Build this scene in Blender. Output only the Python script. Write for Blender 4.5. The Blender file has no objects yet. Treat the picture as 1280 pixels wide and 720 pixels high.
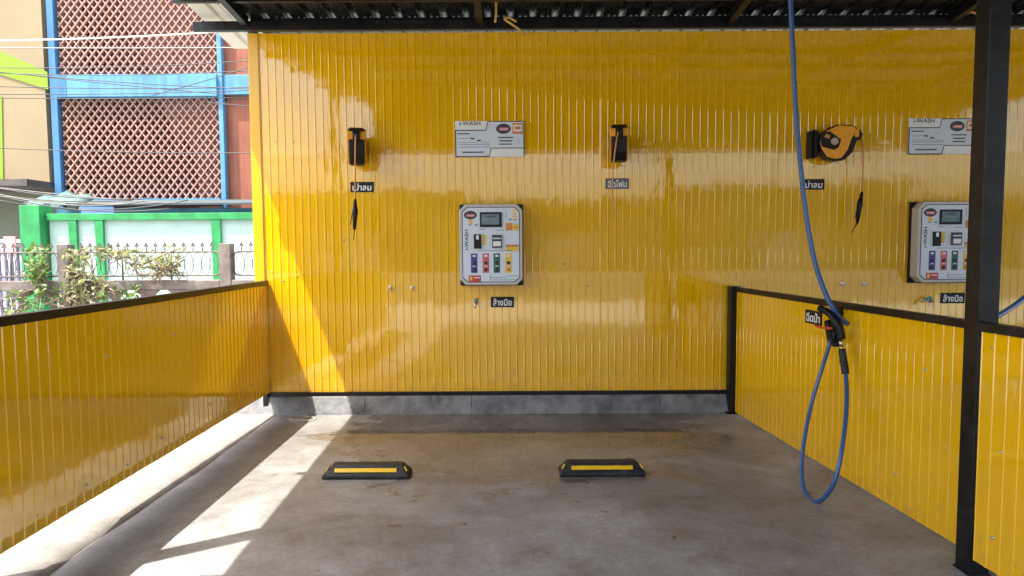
import bpy, math, random
from mathutils import Vector, Matrix
random.seed(7)
R = math.radians
scene = bpy.context.scene
COL = scene.collection

# ------------------------------------------------------------------ camera
F_PX = 812.0
PITCH = math.atan(51 / F_PX)
ROLL = 0.0058
CAM = Vector((0, -5.72, 1.465))
_u0 = Vector((0, math.sin(PITCH), math.cos(PITCH)))
_f = Vector((0, math.cos(PITCH), -math.sin(PITCH)))
_r0 = Vector((1, 0, 0))
_r = math.cos(ROLL) * _r0 - math.sin(ROLL) * _u0
_u = math.cos(ROLL) * _u0 + math.sin(ROLL) * _r0

def at(px, py, Y=0.0):
    """photo measurement -> point on the real plane y = Y"""
    d = _f + (px - 640) / F_PX * _r + (360 - py) / F_PX * _u
    t = (Y - CAM.y) / d.y
    return CAM + t * d

cd = bpy.data.cameras.new('camera')
cam = bpy.data.objects.new('camera', cd)
COL.objects.link(cam)
cd.sensor_width = 36
cd.lens = 36 * F_PX / 1280
cd.clip_start = 0.05
cd.clip_end = 2000
cam.matrix_world = Matrix((( _r.x, _u.x, -_f.x, CAM.x), (_r.y, _u.y, -_f.y, CAM.y), (_r.z, _u.z, -_f.z, CAM.z), (0, 0, 0, 1)))
scene.camera = cam

# ------------------------------------------------------------------ mesh builder
class MB:
    def __init__(s):
        s.v = []; s.f = []; s.smooth = []
    def add(s, vs, fs, smooth=False):
        o = len(s.v)
        s.v += [tuple(p) for p in vs]
        s.f += [tuple(i + o for i in q) for q in fs]
        s.smooth += [smooth] * len(fs)
        return s
    def box(s, x0, y0, z0, x1, y1, z1, M=None):
        vs = [(x0,y0,z0),(x1,y0,z0),(x1,y1,z0),(x0,y1,z0),(x0,y0,z1),(x1,y0,z1),(x1,y1,z1),(x0,y1,z1)]
        if M is not None: vs = [M @ Vector(p) for p in vs]
        return s.add(vs, [(0,3,2,1),(4,5,6,7),(0,1,5,4),(1,2,6,5),(2,3,7,6),(3,0,4,7)])
    def bar(s, a, b, w, h, up=(0,0,1)):
        a, b, up = Vector(a), Vector(b), Vector(up)
        d = (b - a).normalized()
        x = d.cross(up)
        if x.length < 1e-4: x = d.cross(Vector((1,0,0)))
        x.normalize(); y = x.cross(d).normalized()
        vs = []
        for p in (a, b):
            for sx, sy in ((-1,-1),(1,-1),(1,1),(-1,1)):
                vs.append(p + x * (sx * w / 2) + y * (sy * h / 2))
        return s.add(vs, [(3,2,1,0),(4,5,6,7),(0,1,5,4),(1,2,6,5),(2,3,7,6),(3,0,4,7)])
    def tube(s, pts, r, n=10, cap=True):
        pts = [Vector(p) for p in pts]
        rs = r if isinstance(r, (list, tuple)) else [r] * len(pts)
        T = []
        for i in range(len(pts)):
            a = pts[max(0, i - 1)]; b = pts[min(len(pts) - 1, i + 1)]
            T.append((b - a).normalized())
        nrm = T[0].orthogonal().normalized()
        vs = []
        for i, p in enumerate(pts):
            nrm = (nrm - T[i] * nrm.dot(T[i])).normalized()
            bi = T[i].cross(nrm)
            for k in range(n):
                a = 2 * math.pi * k / n
                vs.append(p + (nrm * math.cos(a) + bi * math.sin(a)) * rs[i])
        fs = []
        for i in range(len(pts) - 1):
            for k in range(n):
                fs.append((i*n+k, i*n+(k+1)%n, (i+1)*n+(k+1)%n, (i+1)*n+k))
        s.add(vs, fs, True)
        if cap:
            o = len(s.v) - len(vs)
            s.f.append(tuple(o + k for k in range(n))[::-1]); s.smooth.append(False)
            s.f.append(tuple(o + (len(pts)-1)*n + k for k in range(n))); s.smooth.append(False)
        return s
    def prism(s, poly, axis, a, b):
        """poly of 2D points extruded along axis from a to b; axis 'y': (x,z); 'x': (y,z); 'z': (x,y)"""
        def P(p, t):
            return {'y': (p[0], t, p[1]), 'x': (t, p[0], p[1]), 'z': (p[0], p[1], t)}[axis]
        n = len(poly)
        vs = [P(p, a) for p in poly] + [P(p, b) for p in poly]
        fs = [tuple(range(n))[::-1], tuple(range(n, 2*n))]
        fs += [(i, (i+1) % n, n + (i+1) % n, n + i) for i in range(n)]
        return s.add(vs, fs)
    def lathe(s, prof, c, axis=(0,0,1), n=16, smooth=True):
        ax = Vector(axis).normalized(); e1 = ax.orthogonal().normalized(); e2 = ax.cross(e1); c = Vector(c)
        vs = []
        for r, h in prof:
            for k in range(n):
                a = 2*math.pi*k/n
                vs.append(c + ax*h + (e1*math.cos(a) + e2*math.sin(a))*r)
        fs = []
        for i in range(len(prof)-1):
            for k in range(n):
                fs.append((i*n+k, i*n+(k+1)%n, (i+1)*n+(k+1)%n, (i+1)*n+k))
        s.add(vs, fs, smooth)
        o = len(s.v) - len(vs)
        s.f.append(tuple(o+k for k in range(n))[::-1]); s.smooth.append(False)
        s.f.append(tuple(o+(len(prof)-1)*n+k for k in range(n))); s.smooth.append(False)
        return s
    def build(s, name, mat, parent=None, bevel=0, loc=None, rot=None):
        me = bpy.data.meshes.new(name)
        me.from_pydata(s.v, [], s.f)
        me.polygons.foreach_set('use_smooth', s.smooth)
        me.materials.append(mat)
        import bmesh
        bm = bmesh.new(); bm.from_mesh(me)
        bmesh.ops.recalc_face_normals(bm, faces=bm.faces)
        bm.to_mesh(me); bm.free()
        me.update()
        o = bpy.data.objects.new(name, me)
        COL.objects.link(o)
        if parent: o.parent = parent
        if loc is not None: o.location = loc
        if rot is not None: o.rotation_euler = rot
        if bevel:
            m = o.modifiers.new('bevel', 'BEVEL'); m.width = bevel; m.segments = 2; m.limit_method = 'ANGLE'; m.angle_limit = R(40)
        return o

def tag(o, label=None, cat=None, group=None, kind=None):
    if label: o['label'] = label
    if cat: o['category'] = cat
    if group: o['group'] = group
    if kind: o['kind'] = kind
    return o

def thing(name, label, cat, loc=(0,0,0), rz=0, group=None):
    o = bpy.data.objects.new(name, None); COL.objects.link(o)
    o.empty_display_size = .1
    o.location = loc; o.rotation_euler = (0, 0, rz)
    return tag(o, label, cat, group)

def copy_tree(o, parent=None):
    c = o.copy(); COL.objects.link(c)
    if parent: c.parent = parent
    for ch in [x for x in bpy.data.objects if x.parent == o]:
        copy_tree(ch, c)
    return c

def smooth_path(pts, n=12):
    """Catmull-Rom through points"""
    P = [Vector(p) for p in pts]
    P = [P[0]*2 - P[1]] + P + [P[-1]*2 - P[-2]]
    out = []
    for i in range(1, len(P)-2):
        for k in range(n):
            t = k / n
            a, b, c, d = P[i-1], P[i], P[i+1], P[i+2]
            out.append(0.5*((2*b) + (c-a)*t + (2*a-5*b+4*c-d)*t*t + (3*b-a-3*c+d)*t**3))
    out.append(P[-2])
    return out

# ------------------------------------------------------------------ materials
class Mat:
    def __init__(s, name):
        s.m = bpy.data.materials.new(name); s.m.use_nodes = True
        s.t = s.m.node_tree; s.b = s.t.nodes['Principled BSDF']
    def n(s, typ, **kw):
        nd = s.t.nodes.new(typ)
        for k, v in kw.items():
            if k.startswith('i_'):
                key = k[2:].replace('_', ' ')
                nd.inputs[int(key) if key.isdigit() else key].default_value = v
            else: setattr(nd, k, v)
        return nd
    def l(s, a, b): s.t.links.new(a, b)
    def coords(s, kind='Object', scale=(1,1,1), rand=False):
        tc = s.n('ShaderNodeTexCoord'); mp = s.n('ShaderNodeMapping'); mp.inputs['Scale'].default_value = scale
        s.l(tc.outputs[kind], mp.inputs['Vector'])
        if rand:
            oi = s.n('ShaderNodeObjectInfo'); mu = s.n('ShaderNodeMath', operation='MULTIPLY'); mu.inputs[1].default_value = 37.0
            s.l(oi.outputs['Random'], mu.inputs[0])
            cx = s.n('ShaderNodeCombineXYZ'); s.l(mu.outputs[0], cx.inputs[0]); s.l(mu.outputs[0], cx.inputs[1])
            s.l(cx.outputs[0], mp.inputs['Location'])
        return mp.outputs[0]
    def noise(s, vec, scale, detail=4, rough=.55, dist=0):
        nd = s.n('ShaderNodeTexNoise'); nd.inputs['Scale'].default_value = scale; nd.inputs['Detail'].default_value = detail
        nd.inputs['Roughness'].default_value = rough; nd.inputs['Distortion'].default_value = dist
        s.l(vec, nd.inputs['Vector']); return nd.outputs['Fac']
    def ramp(s, fac, stops):
        r = s.n('ShaderNodeValToRGB'); cr = r.color_ramp
        while len(cr.elements) < len(stops): cr.elements.new(.5)
        for e, (p, c) in zip(cr.elements, stops):
            e.position = p; e.color = (*c, 1) if len(c) == 3 else c
        s.l(fac, r.inputs[0]); return r.outputs[0]
    def mix(s, fac, a, b, typ='MIX'):
        m = s.n('ShaderNodeMix', data_type='RGBA', blend_type=typ)
        for sock, v in ((0, fac), (6, a), (7, b)):
            if hasattr(v, 'is_output'): s.l(v, m.inputs[sock])
            else: m.inputs[sock].default_value = v if not isinstance(v, tuple) else (*v[:3], 1)
        return m.outputs[2]
    def math(s, op, a, b=0.0, c=None):
        m = s.n('ShaderNodeMath', operation=op)
        for i, v in enumerate((a, b) if c is None else (a, b, c)):
            if hasattr(v, 'is_output'): s.l(v, m.inputs[i])
            else: m.inputs[i].default_value = v
        return m.outputs[0]
    def bump(s, h, dist, strength=1.0, prev=None):
        b = s.n('ShaderNodeBump'); b.inputs['Distance'].default_value = dist; b.inputs['Strength'].default_value = strength
        s.l(h, b.inputs['Height'])
        if prev is not None: s.l(prev, b.inputs['Normal'])
        return b.outputs[0]
    def set(s, **kw):
        for k, v in kw.items():
            key = {'base': 'Base Color', 'rough': 'Roughness', 'metal': 'Metallic', 'spec': 'Specular IOR Level', 'normal': 'Normal', 'coat': 'Coat Weight', 'coatr': 'Coat Roughness'}[k]
            if hasattr(v, 'is_output'): s.l(v, s.b.inputs[key])
            else: s.b.inputs[key].default_value = (*v, 1) if isinstance(v, tuple) else v
        return s.m

def plain(name, col, rough=.5, metal=0, spec=.5, var=.12, scale=14, bump=0.0):
    m = Mat(name); c = m.coords('Object', rand=True)
    n = m.noise(c, scale, 5, .6)
    lo = tuple(x*(1-var) for x in col); hi = tuple(min(1, x*(1+var)) for x in col)
    kw = {}
    if bump: kw['normal'] = m.bump(n, bump)
    rr = m.math('MULTIPLY_ADD', n, .18, rough - .09)
    return m.set(base=m.ramp(n, [(.3, lo), (.7, hi)]), rough=rr, metal=metal, spec=spec, **kw)

PITCH_RIB = 0.067
def yellow_sheet(name, dull, wave):
    m = Mat(name)
    c = m.coords('Object', rand=True)
    big = m.noise(c, 2.2, 4, .6)
    cs = m.coords('Object', (9, 9, .7), rand=True)
    streak = m.noise(cs, 3.0, 4, .6)
    base = m.ramp(big, [(.3, (.79, .425, .001)), (.7, (.87, .48, .0012))])
    base = m.mix(m.math('MULTIPLY', m.math('GREATER_THAN', streak, .68), .08), base, (.45, .27, .02))
    sg = m.n('ShaderNodeSeparateXYZ'); tg = m.n('ShaderNodeTexCoord'); m.l(tg.outputs['Object'], sg.inputs[0])
    low = m.math('MAXIMUM', m.math('MULTIPLY_ADD', sg.outputs['Z'], -3.2, .8), 0.0)
    spl = m.noise(m.coords('Object', (14, 14, 9), rand=True), 1.0, 6, .7)
    base = m.mix(m.math('MULTIPLY', m.math('MULTIPLY', low, m.math('GREATER_THAN', spl, .54)), .30), base, (.34, .235, .07))
    # panel waviness: each flat between two ribs leans and bows a little differently
    cp = m.coords('Object', (1/PITCH_RIB/1.3, 2, 2.6), rand=True)
    w1 = m.noise(cp, 1.0, 2, .4)
    cp2 = m.coords('Object', (1.1, 1.1, .6), rand=True)
    w2 = m.noise(cp2, 1.0, 1, .4)
    cp3 = m.coords('Object', (1/PITCH_RIB, 4, 9.0), rand=True)
    w3 = m.noise(cp3, 1.0, 3, .5)
    nrm = m.bump(w1, wave)
    nrm = m.bump(w2, .010, 1, nrm)
    nrm = m.bump(w3, .00045, 1, nrm)
    # the sheet is pulled in along the rows where it is screwed to the rails behind
    sp = m.n('ShaderNodeSeparateXYZ'); tco = m.n('ShaderNodeTexCoord'); m.l(tco.outputs['Object'], sp.inputs[0])
    zz = m.math('PINGPONG', m.math('SUBTRACT', sp.outputs['Z'], .05), .51)
    mask = m.math('MAXIMUM', m.math('MULTIPLY_ADD', zz, -14.0, 1.0), 0.0)
    cp4 = m.coords('Object', (1/PITCH_RIB, 4, 7.0), rand=True)
    nrm = m.bump(m.math('MULTIPLY', m.noise(cp4, 1.3, 3, .6), mask), .0018, 1, nrm)
    rough = m.math('MULTIPLY_ADD', m.noise(c, 5, 5, .65), .05, .015)
    film = m.math('MULTIPLY', low, dull)
    rough = m.math('ADD', rough, film)
    return m.set(base=base, rough=rough, spec=1.0, normal=nrm, coat=m.math('MAXIMUM', m.math('MULTIPLY_ADD', film, -1.6, .45), 0.0), coatr=.03)
M_YEL = yellow_sheet('yellow_wall_sheet', .55, .0021)
M_YELP2 = yellow_sheet('yellow_partition_sheet', 0.0, .0036)
M_YELFLAT = plain('yellow_flashing', (.74, .41, .004), .22, spec=.7, var=.06, scale=3)
M_BLACKSTEEL = plain('black_painted_steel', (.006, .006, .0075), .34, spec=.3, var=.3, scale=20)
def worn(name, col, dust, rough, spec, amount, scale=9):
    m = Mat(name); c = m.coords('Object', rand=True)
    n = m.noise(c, scale, 6, .68); n2 = m.noise(c, scale*5, 4, .7)
    f = m.n('ShaderNodeMapRange'); m.l(m.math('ADD', m.math('MULTIPLY', n, .6), m.math('MULTIPLY', n2, .4)), f.inputs[0])
    for i, v in ((1, .46), (2, .66), (3, 0.), (4, amount)): f.inputs[i].default_value = v
    return m.set(base=m.mix(f.outputs[0], col, dust), rough=m.math('MULTIPLY_ADD', f.outputs[0], .5, rough), spec=spec, normal=m.bump(n2, .0006))
M_BLACKSTEEL = worn('black_painted_steel_worn', (.0055, .0055, .007), (.06, .048, .038), .32, .3, .35)
M_BLACK = plain('black_plastic', (.007, .007, .0075), .45, spec=.3, var=.25)
M_RUBBER = plain('black_rubber', (.010, .012, .016), .55, spec=.35, var=.35, scale=25, bump=.002)
M_RUBBER = worn('scuffed_rubber', (.008, .010, .014), (.11, .10, .09), .5, .35, .5, 14)
M_ORANGE = plain('orange_plastic', (.86, .35, .006), .3, var=.06)
M_ORHOSE = plain('orange_hose', (.62, .25, .06), .4)
M_BLUEHOSE = plain('blue_rubber_hose', (.022, .085, .235), .3, spec=.6, var=.04, scale=8)
M_DARKHOSE = plain('dark_blue_hose', (.015, .03, .06), .35)
M_GREYW = plain('light_grey_enamel', (.60, .64, .72), .35, var=.05, scale=6)
M_BEIGE = plain('beige_cabinet', (.55, .53, .50), .4, var=.05)
M_FACE = plain('faceplate_print', (.66, .72, .80), .30, var=.04, scale=5)
M_LINE = plain('print_dark_grey', (.05, .06, .08), .45)
M_INK = plain('print_ink', (.04, .04, .05), .5)
M_WHITE = plain('white_print', (.82, .82, .80), .4, var=.04)
M_GREYINK = plain('print_grey', (.22, .25, .30), .5)
M_RED = plain('red_print', (.55, .05, .05), .4)
M_BLUEP = plain('blue_print', (.05, .05, .28), .4)
M_GREENP = plain('green_print', (.02, .13, .09), .4)
M_YELP = plain('yellow_print', (.78, .52, .08), .4)
M_ORP = plain('orange_print', (.62, .24, .05), .4)
M_PINK = plain('pink_red_print', (.62, .12, .14), .4)
M_LCD = plain('lcd_glass', (.16, .24, .26), .12, var=.1)
M_METAL = plain('bare_steel', (.55, .54, .52), .3, metal=1, var=.1)
M_BRASS = plain('brass', (.70, .48, .18), .3, metal=1)
M_TEAL = plain('blue_tap_handle', (.03, .25, .38), .3)
M_YSTRIP = worn('yellow_reflector', (.80, .50, .01), (.35, .22, .05), .3, .5, .28, 20)
M_YCABLE = plain('yellow_cable', (.62, .40, .08), .4)
M_REDT = plain('red_trigger', (.55, .06, .02), .35)
M_ROOFSHADE = plain('shaded_roof_sheet', (.014, .0145, .015), .26, spec=.5, var=.3, scale=4)  # same pale sheet as the eave, interior shade put into its colour
M_ROOFL = plain('pale_roof_sheet', (.62, .60, .54), .45, var=.08, scale=4)
M_FASCIA = plain('dark_fascia', (.05, .05, .055), .45)

def concrete_floor():
    m = Mat('bay_concrete')
    c = m.coords('Object')
    n1 = m.noise(c, .8, 6, .65, .6)
    n2 = m.noise(c, 4.5, 8, .7, .3)
    n3 = m.noise(c, 34, 5, .75)
    cs = m.coords('Object', (1.0, 1.45, 1))
    trowel = m.noise(cs, 1.25, 9, .66, .55)
    base = m.ramp(n1, [(.30, (.150, .146, .140)), (.5, (.225, .226, .226)), (.72, (.315, .32, .326))])
    base = m.mix(.9, base, m.ramp(trowel, [(.28, (.58, .55, .51)), (.44, (.93, .915, .89)), (.55, (1.06, 1.06, 1.06)), (.70, (1.36, 1.37, 1.38))]), 'MULTIPLY')
    base = m.mix(.85, base, m.ramp(n2, [(.32, (.66, .63, .59)), (.48, (.97, .96, .95)), (.68, (1.20, 1.21, 1.22))]), 'MULTIPLY')
    base = m.mix(.75, base, m.ramp(n3, [(.35, (.76, .75, .74)), (.65, (1.16, 1.16, 1.16))]), 'MULTIPLY')
    # small oil spots
    vo = m.n('ShaderNodeTexVoronoi'); vo.inputs['Scale'].default_value = 2.3; m.l(c, vo.inputs['Vector'])
    spot = m.math('MULTIPLY', m.math('LESS_THAN', m.math('ADD', vo.outputs['Distance'], m.math('MULTIPLY', n2, .05)), .055), .55)
    base = m.mix(spot, base, (.06, .055, .05))
    # water film near the back wall: an uneven wet zone
    sep = m.n('ShaderNodeSeparateXYZ'); m.l(c, sep.inputs[0])
    wy = m.n('ShaderNodeMapRange'); m.l(sep.outputs['Y'], wy.inputs[0])
    for i, v in ((1, -2.1), (2, -.8), (3, -.65), (4, .45)): wy.inputs[i].default_value = v
    wx = m.n('ShaderNodeMapRange'); m.l(m.math('ABSOLUTE', m.math('ADD', sep.outputs['X'], -.10)), wx.inputs[0])
    for i, v in ((1, .8), (2, 1.75), (3, .36), (4, -.85)): wx.inputs[i].default_value = v
    wn = m.noise(m.coords('Object', (1, 1.6, 1)), 2.2, 7, .66, .5)
    wetf = m.math('ADD', m.math('ADD', wy.outputs[0], wx.outputs[0]), m.math('MULTIPLY_ADD', wn, 2.4, -1.12))
    wet = m.n('ShaderNodeMapRange'); m.l(wetf, wet.inputs[0])
    for i, v in ((1, -.08), (2, .34), (3, 0.), (4, 1.)): wet.inputs[i].default_value = v
    wet = wet.outputs[0]
    base = m.mix(m.math('MULTIPLY', wet, .9), base, m.mix(1.0, base, (.54, .47, .36), 'MULTIPLY'))
    dry = m.math('MULTIPLY_ADD', n2, .25, .38)
    rough = m.math('ADD', m.math('MULTIPLY', dry, m.math('SUBTRACT', 1.0, wet)), m.math('MULTIPLY', wet, .035))
    dryf = m.math('MULTIPLY_ADD', wet, -.94, 1.0)
    nb = m.bump(m.math('MULTIPLY', n2, dryf), .004)
    nb = m.bump(m.math('MULTIPLY', n3, dryf), .0012, .7, nb)
    rip = m.noise(m.coords('Object', (1, 1, 1)), 22, 2, .5)
    nb = m.bump(m.math('MULTIPLY', rip, wet), .00035, 1, nb)
    # hairline cracks
    return m.set(base=base, rough=rough, spec=.6, normal=nb)
M_FLOOR = concrete_floor()

def rough_concrete(name, lo, hi, scale=3, rough=.8, bump=.006):
    m = Mat(name); c = m.coords('Object')
    n1 = m.noise(c, scale, 7, .65, .3); n2 = m.noise(c, scale*16, 5, .7)
    base = m.mix(.6, m.ramp(n1, [(.3, lo), (.7, hi)]), m.ramp(n2, [(.3, (.75, .75, .75)), (.7, (1.15, 1.15, 1.15))]), 'MULTIPLY')
    nb = m.bump(n2, bump)
    return m.set(base=base, rough=rough, spec=.3, normal=nb)
M_KERB = rough_concrete('kerb_concrete', (.085, .09, .095), (.30, .305, .31), 6)
M_GROUND = rough_concrete('ground_concrete', (.22, .215, .20), (.30, .295, .28), .6)
M_MORTAR = rough_concrete('mortar_strip', (.15, .14, .125), (.27, .255, .235), 6)
M_OLDCON = rough_concrete('weathered_concrete', (.11, .093, .083), (.25, .215, .195), 5)

# ------------------------------------------------------------------ world and sun
sun_dir = Vector((.35, .215, -1)).normalized()
elev = math.asin(-sun_dir.z)
azim = math.atan2(-sun_dir.x, -sun_dir.y)
w = bpy.data.worlds.new('World'); scene.world = w; w.use_nodes = True
nt = w.node_tree; bg = nt.nodes['Background']
sky = nt.nodes.new('ShaderNodeTexSky'); sky.sky_type = 'NISHITA'; sky.sun_disc = False
sky.sun_elevation = elev; sky.sun_rotation = azim; sky.dust_density = 6.0; sky.air_density = 1.2; sky.ozone_density = 1.0
nt.links.new(sky.outputs[0], bg.inputs[0]); bg.inputs[1].default_value = .15
sd = bpy.data.lights.new('sun', 'SUN'); sd.energy = 3.2; sd.angle = R(.4); sd.color = (1, .95, .86)
so = bpy.data.objects.new('sun', sd); COL.objects.link(so)
so.rotation_euler = sun_dir.to_track_quat('-Z', 'Y').to_euler()
so.location = (-3, -3, 9)
vs_ = scene.view_settings
vs_.view_transform = 'Standard'; vs_.look = 'None'; vs_.exposure = 2.05; vs_.gamma = 1; vs_.use_curve_mapping = False
scene.cycles.max_bounces = 10; scene.cycles.diffuse_bounces = 5; scene.cycles.glossy_bounces = 5
scene.cycles.use_denoising = True

# ------------------------------------------------------------------ text helper
def text_mesh(name, body, size, mat, parent, loc, rot=(R(90), 0, 0), fit=None, bold=0.0, align='CENTER', thick=.0006):
    cu = bpy.data.curves.new('tmp_text', 'FONT'); cu.body = body; cu.size = size
    cu.align_x = align; cu.align_y = 'CENTER'; cu.extrude = thick; cu.offset = bold; cu.resolution_u = 3
    o = bpy.data.objects.new('tmp_text', cu); COL.objects.link(o)
    dg = bpy.context.evaluated_depsgraph_get(); dg.update()
    me = bpy.data.meshes.new_from_object(o.evaluated_get(dg))
    bpy.data.objects.remove(o); bpy.data.curves.remove(cu)
    me.materials.clear(); me.materials.append(mat)
    xs = [v.co.x for v in me.vertices]; ys = [v.co.y for v in me.vertices]
    if xs and fit:
        sx = fit[0]/(max(xs)-min(xs)); sy = fit[1]/(max(ys)-min(ys))
        cx = (max(xs)+min(xs))/2; cy = (max(ys)+min(ys))/2
        for v in me.vertices:
            v.co.x = (v.co.x-cx)*sx; v.co.y = (v.co.y-cy)*sy
    me.name = name
    t = bpy.data.objects.new(name, me); COL.objects.link(t); t.parent = parent
    t.location = loc; t.rotation_euler = rot
    return t

# ------------------------------------------------------------------ ground, slab, kerb
tag(MB().add([(-300,-300,-.03),(300,-300,-.03),(300,300,-.03),(-300,300,-.03)], [(0,1,2,3)]).build('ground', M_GROUND), kind='structure')
fl = MB()
def slab(mb, x0, y0, x1, y1, z0, z1): mb.box(x0, y0, z0, x1, y1, z1)
slab(fl, -3.4, -7.6, 9.0, .12, -.2, 0)
tag(fl.build('bay_floor', M_FLOOR), kind='structure')
M_ROAD = rough_concrete('asphalt', (.045, .045, .047), (.07, .07, .07), .8)
tag(MB().box(-120, -27, -.2, 120, -11.5, -.022).build('road', M_ROAD), kind='structure')
# sloped mortar strip outside and under the left partition
ms = MB()
N = 40
for i in range(N+1):
    y = -.035 - 5.6*i/N
    k = min(1, max(0, (-y)/2.9))
    wob = .010*math.sin(y*3.1) + .007*math.sin(y*8.3+1) + random.uniform(-.003, .003)
    xi = -2.075 - .02*k + wob
    ms.v += [(xi, y, .0015), (xi-.02, y, .006+.026*k), (-2.24, y, .010+.028*k), (-2.75, y, .02+.03*k), (-2.9, y, -.02)]
for i in range(N):
    for j in range(4):
        a = i*5+j; ms.f.append((a, a+1, a+6, a+5)); ms.smooth.append(True)
tag(ms.build('mortar_strip', M_MORTAR), kind='structure')
kb = MB()
xs = [-2.9, -1.31, -.365, 1.3, 3.0, 4.7, 6.4, 8.6]
for a, b in zip(xs, xs[1:]):
    kb.prism([(-.090, -.02), (.12, -.02), (.12, .152), (-.022, .152), (-.032, .144)], 'x', a+.002, b-.002)
tag(kb.build('concrete_kerb', M_KERB), kind='structure')

# ------------------------------------------------------------------ corrugated sheets
def sheet_profile(x0, x1):
    """ribs: flat pan with a narrow raised rib every PITCH_RIB, ribs towards -y"""
    P = [(x0, 0)]
    k = math.ceil(x0/PITCH_RIB)
    while k*PITCH_RIB < x1:
        c = k*PITCH_RIB
        for dx, dy in ((-.0080, 0), (-.0042, -.0034), (.0042, -.0034), (.0080, 0)):
            x = c + dx
            if x0 + 1e-4 < x < x1 - 1e-4: P.append((x, dy))
        k += 1
    P.append((x1, 0))
    return P
SHEET_N = 0; SRND = random.Random(11)
def sheet(name, x0, x1, z0, z1, parent, seg=1):
    """one sheet, its own object with origin at its lower left, in the parent's xz plane"""
    mb = MB(); P = sheet_profile(0, x1-x0)
    for z in (z0, z1):
        for x, y in P: mb.v.append((x, y, z-z0))
    n = len(P)
    for i in range(n-1):
        mb.f.append((i, i+1, n+i+1, n+i)); mb.smooth.append(False)
    global SHEET_N
    SHEET_N += 1
    o = mb.build(name, M_YEL if name == 'wall_sheet' else M_YELP2, parent, loc=(x0, -.0022*(SHEET_N % 2), z0), rot=(R(SRND.uniform(-.05, .05)), 0, R(SRND.uniform(-.06, .06))))
    so = o.modifiers.new('thick', 'SOLIDIFY'); so.thickness = .0012; so.offset = 1
    return o
SCREW = None
def screw(parent, x, y, z, mat=None):
    global SCREW
    if SCREW is None:
        SCREW = MB().lathe([(.008, 0), (.008, -.002), (.005, -.003), (.005, -.008), (.003, -.009)], (0,0,0), (0,1,0), 8).build('screw', M_METAL, parent, loc=(x, y, z))
        return SCREW
    c = SCREW.copy(); COL.objects.link(c); c.parent = parent; c.location = (x, y, z); return c

wall = thing('sheet_wall', 'tall yellow corrugated metal back wall above the low concrete kerb', 'wall')
SW = PITCH_RIB*11
x = -2.17; first = True
while x < 8.5:
    x1 = min(x+SW, 8.5)
    sheet('wall_sheet', x, x1+.007, .182, 3.312, wall)
    x = x1
MB().box(-2.262, -.016, .182, -2.172, .06, 3.312).build('corner_flashing', M_YELFLAT, wall, bevel=.004)
MB().box(-2.17, -.020, .154, 8.5, -.003, .188).build('base_angle', M_BLACKSTEEL, wall)
MB().box(-2.25, .008, .154, 8.5, .05, .22).build('bottom_rail', M_BLACKSTEEL, wall)
for px, py in ((452,208),(777,207),(1017,209),(345,177),(367,177),(376,202),(340,340),(354,351),(372,345),(734,357),(430,300),(705,330)):
    p = at(px, py); screw(wall, p.x, -.003, p.z)

def partition(name, label, P0, P1, z0, z1, railz, post0=None, sw=SW):
    """sheet partition standing on the line P0 -> P1 (local x), face to local -y"""
    P0 = Vector((*P0, 0)); P1 = Vector((*P1, 0)); d = P1-P0; L = d.length
    t = thing(name, label, 'partition', P0, math.atan2(d.y, d.x))
    x = 0
    while x < L - .01:
        x1 = min(x+sw, L)
        sheet('partition_sheet', x, x1+(.007 if x1 < L-.01 else 0), z0, z1, t); x = x1
    MB().box(0, -.02, railz[0], L, .022, railz[1]).build('top_rail', M_BLACKSTEEL, t, bevel=.002)
    for z in (z0+.06, (z0+z1)/2):
        MB().box(.0, .006, z, L, .03, z+.04).build('cross_rail', M_BLACKSTEEL, t)
    return t, L

# left: faces +x (into the bay): run from front to back so local -y points to +x
pl, L = partition('sheet_partition', 'yellow corrugated partition on the left with daylight gap below it', (-2.16, -5.6), (-2.16, -.012), .19, 1.146, (1.144, 1.186))
for i, (lx, lz) in enumerate([(2.75,.26),(3.1,.275),(3.45,.26),(3.8,.31),(4.1,.30),(4.45,.36),(4.8,.30),(5.2,.34),(3.3,.9),(4.0,.92),(4.7,.9)]):
    screw(pl, lx, -.001, lz)
MB().box(L-.045, .004, .0, L-.005, .044, 1.144).build('post', M_BLACKSTEEL, pl)
MB().box(.3, .004, .0, .34, .044, 1.144).build('post', M_BLACKSTEEL, pl)
# right: faces -x: run from back to front so that local -y = ... (direction -y gives normal -x)
def rx(y): return 1.945 - .08*y
pr, L = partition('sheet_partition', 'yellow corrugated partition holding the spray gun between the two bays', (rx(-.105), -.105), (rx(-2.83), -2.83), .008, 1.072, (1.070, 1.110))
MB().box(-.083, -.055, 0, -.003, .028, 1.115).build('post', M_BLACKSTEEL, pr, bevel=.003)
MB().box(-.115, -.085, 0, .02, .05, .012).build('foot_plate', M_BLACKSTEEL, pr)
for lx, lz in ((.5,.5),(1.0,.12),(1.6,.3),(2.1,.2),(2.3,.82)): screw(pr, lx, -.001, lz)
pf, L = partition('sheet_partition', 'yellow corrugated partition at the right edge in front of the black post', (2.030, -2.932), (2.030+.08*2.2, -2.932-2.2), .075, 1.092, (1.092, 1.132))
for lx, lz in ((.06,1.03),(.1,.22),(.13,.6)): screw(pf, lx, -.001, lz)

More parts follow.
